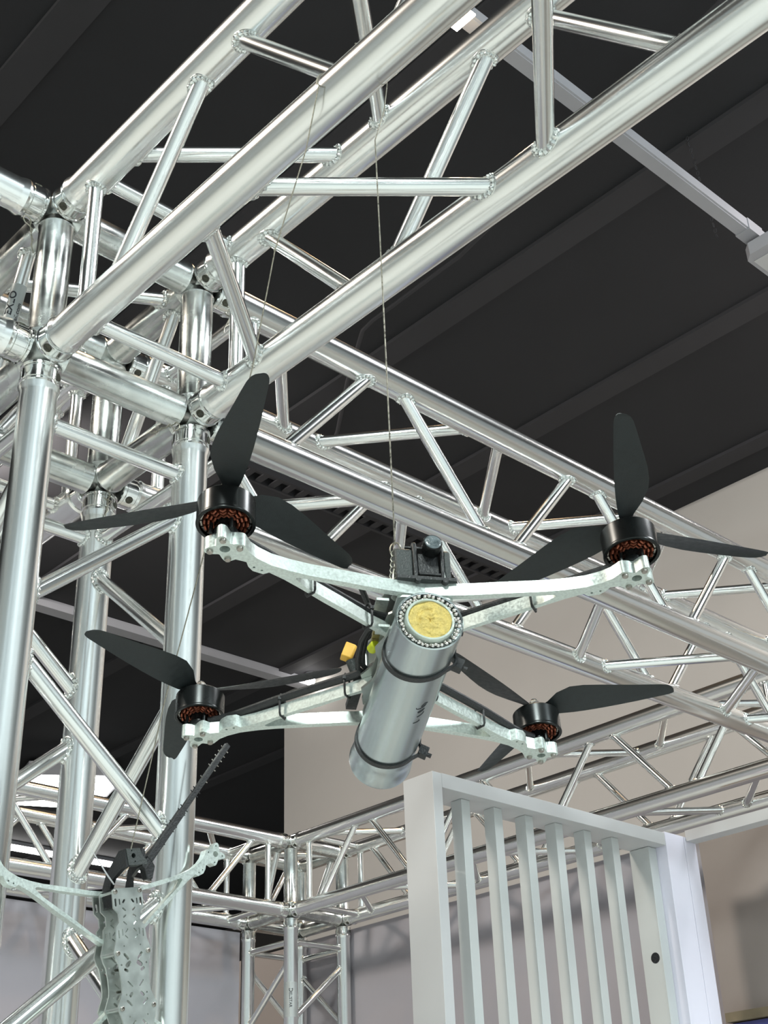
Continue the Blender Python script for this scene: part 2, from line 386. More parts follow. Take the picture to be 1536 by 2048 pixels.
# ---------------------------------------------------------------- quadcopter (airframe local axes: x right, -y nose, z up)
def circ(cx, cy, r, n=14, rev=False):
    return [(cx + r * math.cos(2 * math.pi * i / n), cy + r * math.sin(2 * math.pi * i / n)) for i in range(n)]
MC = (-0.1685, -0.148)
def lobes(a0, a1, n=46):
    out = []
    for i in range(n + 1):
        a = a0 + (a1 - a0) * i / n; c = math.cos(4 * (a - math.radians(-16)))
        r = 0.0118 + 0.0048 * (c if c > 0 else c * 0.75)
        out.append((MC[0] + r * math.cos(math.radians(0) + a), MC[1] + r * math.sin(a)))
    return out
HOLES = [(-0.1571, -0.1512), (-0.1709, -0.1595), (-0.1799, -0.1449), (-0.1653, -0.1366)]
def arm_poly():
    p = [(0, -0.105), (-0.020, -0.1072), (-0.0391, -0.110), (-0.0653, -0.1152), (-0.098, -0.1212), (-0.1143, -0.1255), (-0.1305, -0.1314), (-0.1417, -0.1385), (-0.1485, -0.1450), (-0.1513, -0.1500)]
    p += lobes(math.radians(-20), math.radians(-282))
    p += [(-0.1590, -0.1358), (-0.1503, -0.1334), (-0.1483, -0.1275), (-0.1442, -0.1222), (-0.1356, -0.1190), (-0.1310, -0.1216), (-0.1181, -0.1136), (-0.1035, -0.1028), (-0.0824, -0.0859), (-0.0578, -0.0679), (-0.0388, -0.0535), (-0.020, -0.0395),
          (-0.020, -0.0455), (-0.0371, -0.0567), (-0.0462, -0.0644), (-0.0651, -0.0794), (-0.0835, -0.0932), (-0.0999, -0.1055), (-0.1085, -0.1150), (-0.1088, -0.1168), (-0.1060, -0.1175), (-0.0755, -0.1110), (-0.0381, -0.1040), (-0.018, -0.1010), (0, -0.0995)]
    return p
ARM = arm_poly()
AH = [circ(*MC, 0.0042, 18)] + [circ(a, b, 0.0011, 8) for a, b in ((-0.1437, -0.1272), (-0.1372, -0.1238))]
def mx(poly, sx, sy): return [(x * sx, y * sy) for x, y in poly]
def add_arms(root):
    for sx in (1, -1):
        for sy in (1, -1):
            a = obj('arm', MB().prism(mx(ARM, sx, sy), 0, 0.012, [mx(h, sx, sy) for h in AH]), MILL, root)
            if root['label'].startswith('black'): pass
            for hx, hy in HOLES:
                obj('screw', MB().lathe((hx * sx, hy * sy, -0.0022), (0, 0, 1), [(0, 0.0009), (0, 0.0024), (0.0008, 0.0027), (0.0023, 0.0027)], 14), SCR, a)
def plate_outline():
    # half outline (x>0), nose first
    h = [(0.0195, -0.1052), (0.0232, -0.1030), (0.0235, -0.0805), (0.0168, -0.0735), (0.0168, -0.0625), (0.0220, -0.0575), (0.0235, -0.0415), (0.0288, -0.0262), (0.0262, -0.0170), (0.0232, -0.0110), (0.0214, 0.0037), (0.0212, 0.0169), (0.0222, 0.0240), (0.0300, 0.0402), (0.0258, 0.0520), (0.0222, 0.0640), (0.0222, 0.0800), (0.0195, 0.0900)]
    return h + [(-x, y) for x, y in reversed(h)]
def slot(cx, cy, L, wd, ang):
    wd *= 1.35
    c, s = math.cos(ang), math.sin(ang); n = 4; pts = []
    for sg in (1, -1):
        for i in range(n + 1):
            a = -math.pi / 2 + math.pi * i / n; x = sg * (L / 2 + wd / 2 * math.cos(a)); y = sg * wd / 2 * math.sin(a)
            pts.append((cx + x * c - y * s, cy + x * s + y * c))
    return pts
def plate_holes():
    H = []
    for sx in (1, -1):
        H += [slot(sx * 0.0195, -0.0875, 0.0075, 0.0022, math.pi / 2), slot(sx * 0.0135, -0.0880, 0.006, 0.0012, math.pi / 2), slot(sx * 0.007, -0.0885, 0.0035, 0.0020, sx * 0.9),
              slot(sx * 0.0075, -0.0785, 0.0045, 0.0016, -sx * 0.7), slot(sx * 0.0075, -0.0700, 0.004, 0.0016, sx * 0.6), slot(sx * 0.0080, -0.0610, 0.005, 0.0014, -sx * 0.7),
              slot(sx * 0.0185, -0.0480, 0.0080, 0.0016, math.pi / 2), slot(sx * 0.0130, -0.0500, 0.007, 0.0009, math.pi / 2), slot(sx * 0.0065, -0.0520, 0.0045, 0.0014, sx * 0.8),
              slot(sx * 0.0075, -0.0440, 0.0045, 0.0012, -sx * 0.7), circ(sx * 0.0125, -0.0330, 0.0011, 8),
              slot(sx * 0.0105, -0.0200, 0.0080, 0.0026, sx * -0.85), slot(sx * 0.0190, -0.0105, 0.0006, 0.0018, 0), slot(sx * 0.0085, -0.0105, 0.0050, 0.0042, sx * 0.6),
              slot(sx * 0.0125, -0.0035, 0.0035, 0.0028, -sx * 0.5), slot(sx * 0.0085, 0.0135, 0.0085, 0.0014, -sx * 0.8), circ(sx * 0.0155, 0.0255, 0.0012, 8),
              slot(sx * 0.0085, 0.0265, 0.0035, 0.0030, sx * 0.8), slot(sx * 0.0120, 0.0360, 0.0080, 0.0022, -sx * 0.75), circ(sx * 0.0135, 0.0520, 0.0012, 8), slot(sx * 0.0085, 0.0610, 0.0080, 0.002, sx * 0.8)]
    return H
OUT = plate_outline(); PH = plate_holes()
def standoffs(root, z0, z1, heads_at=None):
    for y, x in ((-0.1010, 0.0190), (-0.0248, 0.0233), (0.0418, 0.0240), (0.0830, 0.0180)):
        for sx in (1, -1):
            s = obj('standoff', MB().tube((x * sx, y, z0), (x * sx, y, z1), 0.0025, 12), MILL2, root)
            if heads_at is not None:
                obj('screw', MB().lathe((x * sx, y, heads_at), (0, 0, 1), [(0, 0.0030), (0.0014, 0.0030), (0.0018, 0.0024), (0.0018, 0.0014), (0.0008, 0.0012)], 16), SCR, s)

def Mw(Rr, pos):
    M = Matrix.Identity(4)
    for i in range(3):
        for j in range(3): M[i][j] = Rr[i][j]
        M[i][3] = pos[i]
    return M
# ---- 1: the flying-position quadcopter
D1R = [[0.5324964724482513, -0.8352209757981377, -0.137307787166412], [0.8462221035668127, 0.5216986367229821, 0.10834520698162672], [-0.018858904122152215, -0.173886325016488, 0.9845851348195124]]
D1P = V3((0.5818, -0.17, -0.6173)) + SH
KS = 0.962571637
M1 = Mw(D1R, D1P)
def L1(p): return M1 @ (V3(p) * KS)
q1 = thing('quadcopter', 'silver framed quadcopter with black three-bladed propellers hanging on a wire', 'drone', D1P, M=M1)
add_arms(q1)
obj('bottom_plate', MB().prism(OUT, -0.0028, -0.0002, PH[:12]), MILL2, q1)
obj('middle_plate', MB().prism(OUT, 0.0122, 0.0142, PH[:10]), MILL2, q1)
obj('top_plate', MB().prism([(x, y) for x, y in OUT if y > -0.06], 0.040, 0.0422), MILL2, q1)
for sx in (1, -1):
    obj('side_bracket', MB().box((sx * 0.0255, -0.046, 0.030), (0.011, 0.018, 0.0025)).box((sx * 0.0255, -0.046, 0.0045), (0.011, 0.012, 0.0024)), MILL, q1)
standoffs(q1, 0.0142, 0.040)
obj('electronics_stack', MB().box((0, -0.025, 0.022), (0.032, 0.036, 0.012)).box((0.0, 0.022, 0.024), (0.030, 0.040, 0.018)), PLA, q1, bevel=0.001)
g = MB()
for i in range(5): g.box((-0.0275 + 0.0003 * i, -0.036 + 0.0062 * i, 0.016 - 0.0008 * i), (0.006, 0.0056, 0.005))
obj('terminal_row', g, GOLD, q1, label='row of small gold coloured blocks')
obj('cap', MB().lathe((-0.026, -0.018, 0.008), (-0.3, 1, 0), [(0, 0.0035), (0.001, 0.0045), (0.009, 0.0045), (0.010, 0.0035)], 16), LIME, q1, label='lime yellow cap')
# power plug
obj('power_plug', MB().prism([(-0.0055, -0.0045), (0.0035, -0.0045), (0.0055, -0.0025), (0.0055, 0.0025), (0.0035, 0.0045), (-0.0055, 0.0045)], -0.008, 0.008, M=Matrix.Translation((-0.0385, 0.050, 0.043)) @ Matrix.Rotation(0.35, 4, 'Y')), YEL, q1, label='yellow power plug', bevel=0.0008)
obj('plug_boot', MB().tube((-0.0365, 0.051, 0.035), (-0.030, 0.055, 0.016), 0.0050, 14, 0.0042), TPU, q1)
for k, (dx, dz) in enumerate(((0, 0), (0.0045, 0.004))):
    obj('power_cable', MB().sweep([(-0.022 + dx, -0.012, 0.030 + dz), (-0.030 + dx, -0.006, 0.031 + dz), (-0.0345 + dx, 0.006, 0.026 + dz), (-0.0350 + dx, 0.022, 0.020 + dz), (-0.0330 + dx, 0.036, 0.017 + dz), (-0.026 + dx, 0.046, 0.018 + dz)], 0.0024, 10), PLA, q1)
# motors, propellers
def motor(root, cx, cy):
    b = obj('motor', MB().lathe((cx, cy, 0), (0, 0, 1), [(0.0245, 0.0208), (0.0240, 0.0212), (0.0240, 0.0234), (0.0244, 0.0238), (0.0252, 0.0239), (0.0262, 0.0236), (0.0272, 0.0235), (0.0455, 0.0235), (0.0462, 0.0234), (0.0478, 0.0218), (0.0482, 0.0210), (0.0486, 0.0120), (0.0486, 0.0)], 48, False)
            .lathe((cx, cy, 0), (0, 0, 1), [(0.0265, 0.0205), (0.0400, 0.0205), (0.0400, 0.0)], 48, False), MOT, root)
    st = MB().lathe((cx, cy, 0.012), (0, 0, 1), [(0, 0.010), (0.001, 0.0105), (0.0045, 0.0105), (0.0055, 0.008), (0.016, 0.008)], 24)
    for k in range(4): st.tube((cx + 0.0165 * math.cos(0.3 + k * math.pi / 2) * 0.75, cy + 0.0165 * math.sin(0.3 + k * math.pi / 2) * 0.75, 0.012), (cx + 0.012 * math.cos(0.3 + k * math.pi / 2), cy + 0.012 * math.sin(0.3 + k * math.pi / 2), 0.022), 0.0016, 8)
    obj('motor_base', st, MOT, b)
    wd = MB()
    for k in range(14):
        a = 2 * math.pi * k / 14; u = V3((math.cos(a), math.sin(a), 0)); t = V3((-u.y, u.x, 0))
        c = V3((cx, cy, 0.0285)) + u * 0.0135
        for j in range(3):
            wd.sweep([c + u * (-0.0035 + 0.0035 * j) + t * (0.0024 * math.cos(x)) + V3((0, 0, 0.0040 * math.sin(x))) for x in [2 * math.pi * q / 8 for q in range(8)]], 0.0012, 5, True)
    obj('winding', wd, COP, b, label='copper wire windings')
    mg = MB()
    for k in range(16):
        a = 2 * math.pi * (k + 0.5) / 16; mg.box((cx + 0.0196 * math.cos(a), cy + 0.0196 * math.sin(a), 0.033), (0.0014, 0.0062, 0.012), Matrix.Rotation(a, 3, 'Z'))
    obj('magnet_ring', mg, SCR, b)
def blade_mesh(cx, cy, ang, side, z):
    """side +1: bulging leading edge on rot+90 of the blade direction"""
    e = V3((math.cos(ang), math.sin(ang), 0)); b = V3((-e.y, e.x, 0)) * side; up_ = V3((0, 0, 1))
    st = [(0.006, 0.004, 0.004, 30), (0.014, 0.0080, 0.0060, 30), (0.024, 0.0165, 0.0080, 28), (0.038, 0.0220, 0.0092, 25), (0.052, 0.0222, 0.0098, 22), (0.068, 0.0202, 0.0100, 19), (0.085, 0.0170, 0.0098, 17), (0.102, 0.0135, 0.0094, 15), (0.118, 0.0104, 0.0088, 13), (0.129, 0.0080, 0.0084, 12), (0.1345, 0.0058, 0.0081, 12), (0.1380, 0.0030, 0.0074, 12), (0.1402, -0.0010, 0.0062, 12)]
    N = 12; vs = []; fs = []
    for r, le, te, tw in st:
        tw = math.radians(tw); cdir = b * math.cos(tw) + up_ * math.sin(tw); nd = up_ * math.cos(tw) - b * math.sin(tw)
        th = 0.0022 * (1 - r / 0.16) + 0.0004
        for k in range(N):
            a = 2 * math.pi * k / N; x = math.cos(a); y = math.sin(a)
            xx = (le + te) / 2 * x + (le - te) / 2
            vs.append(V3((cx, cy, z)) + e * r + cdir * xx + nd * (y * th / 2 * (1.0 if y > 0 else 0.5) + 0.0012 * (1 - x * x)) + up_ * (r * r * 0.18))
    for i in range(len(st) - 1):
        for k in range(N): fs.append((i * N + k, i * N + (k + 1) % N, (i + 1) * N + (k + 1) % N, (i + 1) * N + k))
    fs.append(tuple(range(N))); fs.append(tuple((len(st) - 1) * N + k for k in range(N)))
    return MB().add(vs, fs)
for (cx, cy), a0, side, lb in (((-0.1685, -0.148), -85, -1, 0), ((0.1685, -0.148), -109, 1, 0), ((-0.1685, 0.148), -140, 1, 0), ((0.1685, 0.148), -21, -1, 0)):
    motor(q1, cx, cy)
    hub = obj('propeller', MB().lathe((cx, cy, 0.0476), (0, 0, 1), [(0, 0.0085), (0.001, 0.0095), (0.0065, 0.0095), (0.0085, 0.0080), (0.0085, 0.0030), (0.016, 0.0030), (0.0165, 0.0020)], 24), BLK, q1)
    obj('propeller_nut', MB().lathe((cx, cy, 0.0560), (0, 0, 1), [(0, 0.0050), (0.005, 0.0050), (0.0065, 0.0035), (0.0065, 0)], 6, False), SCR, hub)
    for k in range(3): obj('blade', blade_mesh(cx, cy, math.radians(a0 + 120 * k), side, 0.0520), BLK, hub)
# motor leads and cable ties along the struts
for sx in (1, -1):
    for sy in (1, -1):
        pts = [(-0.160, -0.141, 0.0165), (-0.150, -0.137, 0.0165), (-0.135, -0.1262, 0.0165), (-0.118, -0.1125, 0.0170), (-0.100, -0.0980, 0.0175), (-0.078, -0.0812, 0.0175), (-0.055, -0.0640, 0.0175), (-0.036, -0.0500, 0.0175), (-0.022, -0.0420, 0.020), (-0.012, -0.034, 0.024)]
        obj('motor_lead', MB().sweep([(x * sx, y * sy, z) for x, y, z in pts], 0.0040, 10), PLA, q1)
        for t in ((-0.0945, -0.0975), (-0.0400, -0.0560)):
            c = V3((t[0] * sx, t[1] * sy, 0.010)); dr = V3((0.0824 - 0.0578, (0.0859 - 0.0679), 0)); dr = V3((dr.x * -sx, dr.y * -sy, 0)).normalized(); pr_ = V3((-dr.y, dr.x, 0))
            loop = [c + pr_ * x + V3((0, 0, z)) for x, z in ((-0.0042, -0.0112), (0.0042, -0.0112), (0.0052, -0.009), (0.0054, 0.006), (0.003, 0.0118), (-0.003, 0.0118), (-0.0054, 0.006), (-0.0052, -0.009))]
            ct = MB().sweep(loop, 0.0011, 6, True).box(c + pr_ * 0.0058 + V3((0, 0, 0.006)), (0.003, 0.003, 0.003))
            obj('cable_tie', ct, PLA, q1)
# nose camera
m1 = obj('camera_mount', MB().prism([(-0.104, 0.0145), (-0.106, 0.046), (-0.101, 0.0505), (-0.088, 0.0505), (-0.078, 0.040), (-0.075, 0.0145)], -0.0235, -0.0085, M=Matrix(((0, 0, 1, 0), (1, 0, 0, 0), (0, 1, 0, 0), (0, 0, 0, 1)))), TPU, q1, bevel=0.0015)
obj('camera_mount', MB().prism([(-0.104, 0.0145), (-0.106, 0.046), (-0.101, 0.0510), (-0.088, 0.0505), (-0.078, 0.040), (-0.075, 0.0145)], 0.0185, 0.0240, M=Matrix(((0, 0, 1, 0), (1, 0, 0, 0), (0, 1, 0, 0), (0, 0, 0, 1)))), TPU, q1, bevel=0.0012)
ck = [(-0.105, 0.0145), (-0.107, 0.050), (-0.1055, 0.0545), (-0.102, 0.0565), (-0.097, 0.0545), (-0.092, 0.048), (-0.090, 0.0145)]
YZ = Matrix(((0, 0, 1, 0), (1, 0, 0, 0), (0, 1, 0, 0), (0, 0, 0, 1)))
for a, b in ((-0.0085, -0.0048), (0.0150, 0.0180)): obj('camera_cheek', MB().prism(ck, a, b, M=YZ), PLA, q1, bevel=0.0008)
cb = obj('camera', MB().box((0.0052, -0.092, 0.034), (0.018, 0.022, 0.022)).box((0.0052, -0.106, 0.0215), (0.0185, 0.0015, 0.0025)), PLA, q1, bevel=0.001)
ld = V3((0, -1, 0.06))
obj('lens', MB().lathe((0.0075, -0.102, 0.0475), ld, [(-0.008, 0.0055), (0.000, 0.0058), (0.0008, 0.0068), (0.004, 0.0070), (0.0045, 0.0080), (0.013, 0.0083), (0.0138, 0.0078), (0.0138, 0.0)], 32, False), MOT, cb)
obj('lens_front', MB().lathe(V3((0.0075, -0.102, 0.0475)) + ld * 0.0134, ld, [(0, 0.0077), (0.0006, 0.0070), (0.0009, 0.0045), (0.0011, 0)], 32, False), LENS, cb)
obj('nose_bracket', MB().box((0.001, -0.1085, 0.0135), (0.050, 0.006, 0.003)).box((0.001, -0.0965, 0.0515), (0.030, 0.012, 0.0016)), PLA, q1)
for x in (-0.0065, 0.0165): obj('rubber_grommet', MB().lathe((x, -0.1120, 0.0118), (0, 1, 0), [(0, 0.0024), (0.004, 0.0028)], 12), PLA, q1)
# antennas behind the body
obj('antenna', MB().tube((-0.050, -0.066, 0.045), (-0.026, -0.020, 0.030), 0.0028, 10), PLA, q1)
obj('landing_strip', MB().box((-0.028, 0.088, 0.020), (0.010, 0.040, 0.006)), PLA, q1)

# ---- cylinder strapped beneath (own thing)
cyl = thing('metal_cylinder', 'dull silver cylinder strapped under the quadcopter, open end ringed with steel balls', 'canister', D1P, M=M1)
ax0 = V3((-0.0005, -0.1135, -0.0312)); AY = V3((0, 1, 0)); RC = 0.0280; LC = 0.2310
obj('shell', MB().lathe(ax0, AY, [(0.004, 0.0255), (0.0, 0.0262), (-0.0008, 0.0272), (0.0, RC), (0.20, RC), (0.2035, RC + 0.0004), (0.2055, RC), (0.215, RC + 0.0006), (0.228, RC + 0.0016), (LC, RC + 0.0012), (LC, 0.026), (0.226, 0.0245), (0.226, 0)], 72, False).lathe(ax0, AY, [(0.004, 0.0255), (0.012, 0.0255), (0.012, 0)], 72, False), PAY, cyl)
obj('inner_cup', MB().lathe(ax0, AY, [(0.012, 0.0204), (-0.0020, 0.0203), (-0.0030, 0.0197), (-0.0028, 0.0181), (0.002, 0.0177)], 64, False), CUP, cyl, label='milky plastic ring')
pv = []; pf = []; NR = 14; NA = 56
for i in range(NR + 1):
    r = 0.0179 * i / NR
    for k in range(NA):
        a = 2 * math.pi * k / NA
        h = -0.0012 - 0.0012 * math.cos(r / 0.0175 * 1.4) + 0.0005 * math.sin(r * 900 + 2.2 * math.sin(a * 2)) + 0.0004 * math.sin(7 * a + r * 400)
        if 0.0085 < r < 0.0112 and math.cos(a - 3.0) > -0.1: h += 0.0010
        pv.append(ax0 + V3((r * math.cos(a) * (1 + 0.02 * math.sin(5 * a)), h, r * math.sin(a))))
for i in range(NR):
    for k in range(NA): pf.append((i * NA + k, i * NA + (k + 1) % NA, (i + 1) * NA + (k + 1) % NA, (i + 1) * NA + k))
obj('filling', MB().add(pv, pf), PUTTY, cyl, label='yellow putty filling')
bm0 = None; nb = 0
for ring, (rr, n_, y0) in enumerate(((0.0240, 37, 0.0000), (0.0224, 34, 0.0024))):
    for k in range(n_):
        a = 2 * math.pi * (k + 0.5 * ring) / n_ + random.uniform(-.03, .03); c = ax0 + V3((rr * math.cos(a), y0 + random.uniform(-0.0012, 0.0010), rr * math.sin(a)))
        if bm0 is None: bm0 = MB().ball((0, 0, 0), 0.00180, 12, 8).mesh('steel_ball', k=KS); bm0.materials.append(BALL)
        o = bpy.data.objects.new('steel_ball', bm0); C.objects.link(o); o.parent = cyl; o.location = c * KS
# handwriting on the shell
STR = [[(-61.09, -0.0299), (-66.42, -0.03), (-71.5, -0.0259), (-70.02, -0.024), (-65.44, -0.0265), (-61.77, -0.0285)], [(-63.91, -0.0261), (-67.44, -0.0239), (-72.95, -0.0223), (-77.13, -0.0222), (-79.85, -0.023), (-79.51, -0.0243)], [(-62.75, -0.0209), (-69.27, -0.0196), (-74.28, -0.0169), (-73.11, -0.0156), (-68.18, -0.0172), (-62.93, -0.0199)], [(-62.05, -0.0153), (-63.4, -0.0126), (-68.63, -0.0098), (-74.22, -0.0083)], [(-64.42, -0.0021), (-67.52, -0.0003), (-71.57, 0.0007), (-77.46, 0.0012)]]
ink = MB()
for st in STR:
    pts = []
    for (a0, y0), (a1, y1) in zip(st[:-1], st[1:]):
        for q in range(4):
            a = math.radians(a0 + (a1 - a0) * q / 4); y = y0 + (y1 - y0) * q / 4
            pts.append((-0.0003 + RC * math.cos(a), y, -0.0312 + RC * math.sin(a)))
    ink.sweep(pts, 0.00042, 6)
obj('handwriting', ink, INK, cyl, label='black marker handwriting')
# two big cable ties that hold it
for lb, yc, tilt in (('black cable tie around the silver cylinder near its ball-ringed front end', -0.0685, 0.10), ('black cable tie around the silver cylinder near its rear end', 0.0765, 0.06)):
    ct = thing('cable_tie', lb, 'cable tie', D1P, 'cable ties strapping the cylinder', M=M1)
    vs = []; fs = []; n_ = 64
    for k in range(n_):
        a = 2 * math.pi * k / n_; rr = RC + 0.0002
        x = math.cos(a); z = math.sin(a)
        ex = 0.0
        if z > 0.55: ex = (z - 0.55) * 0.010
        if -0.75 < a - 2 * math.pi < -0.2: ex += 0.003 * math.sin((a - 2 * math.pi + 0.75) / 0.55 * math.pi)
        for hy, hr in ((-0.0030, 0), (-0.0030, 0.0016), (0.0030, 0.0016), (0.0030, 0)):
            vs.append((-0.0005 + (rr + hr + ex) * x, yc + hy + tilt * 0.04 * (x - z * 0.3) * -1.6, -0.0312 + (rr + hr + ex) * z))
    for k in range(n_):
        a = 4 * k; b = 4 * ((k + 1) % n_)
        for q in range(4): fs.append((a + q, a + (q + 1) % 4, b + (q + 1) % 4, b + q))
    obj('strap', MB().add(vs, fs), PLA, ct)
    hx = V3((-0.0005, 0, -0.0312)) + V3((math.cos(-0.42), 0, math.sin(-0.42))) * (RC + 0.0062); hx.y = yc - 0.004
    Mh = Matrix.Rotation(0.42, 3, 'Y')
    hd = obj('head', MB().box(hx, (0.0085, 0.0085, 0.0100), Mh), PLA, ct, bevel=0.0006)
    obj('tail', MB().box(hx + Mh @ V3((0.0058, 0, -0.0008)), (0.005, 0.0042, 0.0022), Mh), PLA, ct)

# ---- 2: the bare airframe
KS = 1.0
D2R = [[0.031967304478684344, -0.017845341725425234, 0.9993295928880039], [-0.9804313466920677, 0.19375693638561664, 0.03482275154121284], [-0.1942484642579697, -0.9808872480463926, -0.01130224543920444]]
D2P = V3((0.03596483, -0.09262708, -0.78157159)) + SH
KS = 0.84
M2 = Mw(D2R, D2P)
q2 = thing('quadcopter_airframe', 'bare silver quadcopter airframe without motors hanging nose up at lower left', 'drone frame', D2P, M=M2)
for sx in (1, -1):
    for sy in (1, -1):
        k = 1.06 if True else 1
        obj('arm', MB().prism(mx(ARM, sx * k, sy), 0, 0.012, [mx(h, sx * k, sy) for h in AH] + [circ(a * sx * k, b * sy, 0.0013, 8) for a, b in HOLES]), MILL, q2)
obj('bottom_plate', MB().prism(OUT, -0.003, -0.0004, PH), MILL2, q2)
obj('middle_plate', MB().prism(OUT, 0.0124, 0.0148, PH), MILL2, q2)
obj('top_plate', MB().prism(OUT, 0.0410, 0.0432, PH), MILL2, q2, label='perforated silver plate')
standoffs(q2, 0.0148, 0.041, 0.0432)
for y in (-0.0262, 0.0402):
    obj('rib', MB().prism([(-0.0280, 0.0148), (0.0280, 0.0148), (0.0280, 0.0410), (0.0235, 0.0410), (0.0205, 0.0180), (-0.0205, 0.0180), (-0.0235, 0.0410), (-0.0280, 0.0410)], y - 0.001, y + 0.001, M=Matrix(((1, 0, 0, 0), (0, 0, 1, 0), (0, 1, 0, 0), (0, 0, 0, 1)))), MILL2, q2)
for y in (-0.006, 0.0205):
    obj('cross_bolt', MB().tube((-0.019, y, 0.028), (0.019, y, 0.028), 0.0016, 10), PINM, q2)
obj('nose_cover', MB().box((0, -0.094, 0.0278), (0.041, 0.024, 0.0262)), MOT, q2, bevel=0.002, label='black nose cover')
mt = obj('camera_mount', MB().prism([(-0.151, 0.050), (-0.151, 0.064), (-0.129, 0.064), (-0.127, 0.050), (-0.118, 0.030), (-0.100, 0.018), (-0.085, 0.016), (-0.088, 0.006), (-0.104, 0.002), (-0.128, 0.018)], 0.0065, 0.0125, M=YZ)
         .prism([(-0.151, 0.050), (-0.151, 0.064), (-0.129, 0.064), (-0.127, 0.050), (-0.118, 0.034), (-0.100, 0.030), (-0.095, 0.022), (-0.106, 0.020), (-0.128, 0.030)], -0.019, -0.013, M=YZ), PLA, q2)
obj('mount_block', MB().prism([(0.0115, -0.1515), (-0.0105, -0.1515), (-0.0125, -0.1425), (-0.0200, -0.1350), (-0.0190, -0.1300), (0.0095, -0.1300)], 0.050, 0.0655, [circ(0.0008, -0.1420, 0.0032, 14), circ(0.0030, -0.1485, 0.0010, 8), circ(-0.0010, -0.1345, 0.0010, 8)]), TPU, q2, bevel=0.0006)
obj('mount_block_back', MB().box((-0.002, -0.1410, 0.052), (0.020, 0.016, 0.004)), MOT, q2)
obj('antenna_holder', MB().prism([(-0.016, -0.135), (-0.030, -0.140), (-0.036, -0.128), (-0.030, -0.112), (-0.022, -0.112)], 0.048, 0.060), PLA, q2, bevel=0.001)
an = MB(); p0 = V3((-0.014, -0.126, 0.0620)); p1 = V3((-0.1845, -0.2934, 0.060)); dn = (p1 - p0).normalized()
Mr = Matrix((dn, dn.cross(V3((0, 0, 1))), V3((0, 0, 1)))).transposed()
an.box((p0 + p1) / 2, ((p1 - p0).length, 0.0078, 0.0066), Mr).box(p0.lerp(p1, 0.25), (0.09, 0.0100, 0.0080), Mr)
antn = obj('antenna', an, PLA, q2, bevel=0.0006, label='long black antenna rod')
sd = dn.cross(V3((0, 0, 1)))
for t in (0.20, 0.30, 0.335, 0.43, 0.46, 0.58, 0.61, 0.70, 0.80, 0.84, 0.88, 0.92, 0.96):
    c = p0.lerp(p1, t); 
    for sg in (1, -1): obj('tie_stub', MB().tube(c, c + sd * (0.0072 * sg) + dn * 0.0006, 0.0009, 6), SCR if t > 0.65 else PLA, antn)
obj('whip_antenna', MB().tube((0.0183, -0.1234, 0.030), (0.042, -0.1608, 0.030), 0.0011, 8, 0.0004).tube((0.0183, -0.1234, 0.030), (0.010, -0.112, 0.030), 0.0011, 8), WHT, q2, label='thin white whip antenna')
KS = 1.0

# ---------------------------------------------------------------- hanging wires
ring1 = V3((0.6438, -0.2324, -0.5484))
u0 = 0.6438
wl = [(u0, -S + (CR + 0.001) * math.cos(a), (CR + 0.001) * math.sin(a)) for a in [math.radians(x) for x in range(0, 141, 10)]]
wire1 = MB().sweep([(u0, -S + CR + 0.001, 0.0), (u0, -S + CR, -0.012), (u0, -S + 0.019, -0.05), (u0, -0.2355, -0.10), (u0, -0.2335, -0.35), tuple(ring1)], 0.0007, 6)
wire1.sweep([(u0 + 0.002 * math.sin(i), y, z) for i, (x, y, z) in enumerate(wl)], 0.0008, 6)
rp = [ring1 + V3((0.004 * math.cos(a), 0.002 * math.cos(a), 0.006 * math.sin(a) - 0.004)) for a in [i * math.pi / 8 for i in range(16)]]
wire1.sweep(rp, 0.0007, 6, True)
b1 = (M1 @ (V3((-0.0235, -0.1000, 0.030)) * 0.9626)) - SH; b2 = (M1 @ (V3((-0.0260, -0.1020, 0.016)) * 0.9626)) - SH
wire1.sweep([ring1 - V3((0, 0, 0.010)), ring1.lerp(b1, 0.5) + V3((0.001, 0, 0)), b1, b1.lerp(b2, .5) + V3((0.001, -.0015, 0)), b2], 0.0009, 6)
for i in range(5):
    c = ring1.lerp(b2, 0.25 + 0.16 * i); wire1.sweep([c + V3((0.0024 * math.cos(a), 0.0016 * math.cos(a), 0.0030 * math.sin(a))) for a in [j * math.pi / 4 for j in range(8)]], 0.0006, 5, True)
wo = obj('hanging_wire', wire1, STEEL, None, ring1); wo.location = ring1 + SH
tag(wo, 'twisted steel wire looped over the near chord, holding up the propellered quadcopter', 'wire')
wp = [V3(p) for p in ([0.5987, -0.2682, -0.0103], [0.5603, -0.2539, -0.0623], [0.4926, -0.24, -0.1431], [0.4215, -0.2127, -0.2402], [0.2992, -0.179, -0.3947], [0.195, -0.1512, -0.5253], [0.0929, -0.1183, -0.6587])]
loop = [V3((0.5923, -S + (CR + 0.0012) * math.cos(math.radians(a)), (CR + 0.0012) * math.sin(math.radians(a)))) for a in range(40, 186, 9)]
wire2 = MB().sweep(wp, 0.0007, 6).sweep(loop + [wp[0]], 0.0008, 6).ball(wp[2], 0.0016, 8, 6)
wo = obj('hanging_wire', wire2, STEEL, None, wp[-1]); wo.location = wp[-1] + SH
tag(wo, 'long slanting kinked wire from the near chord down to the bare airframe', 'wire')

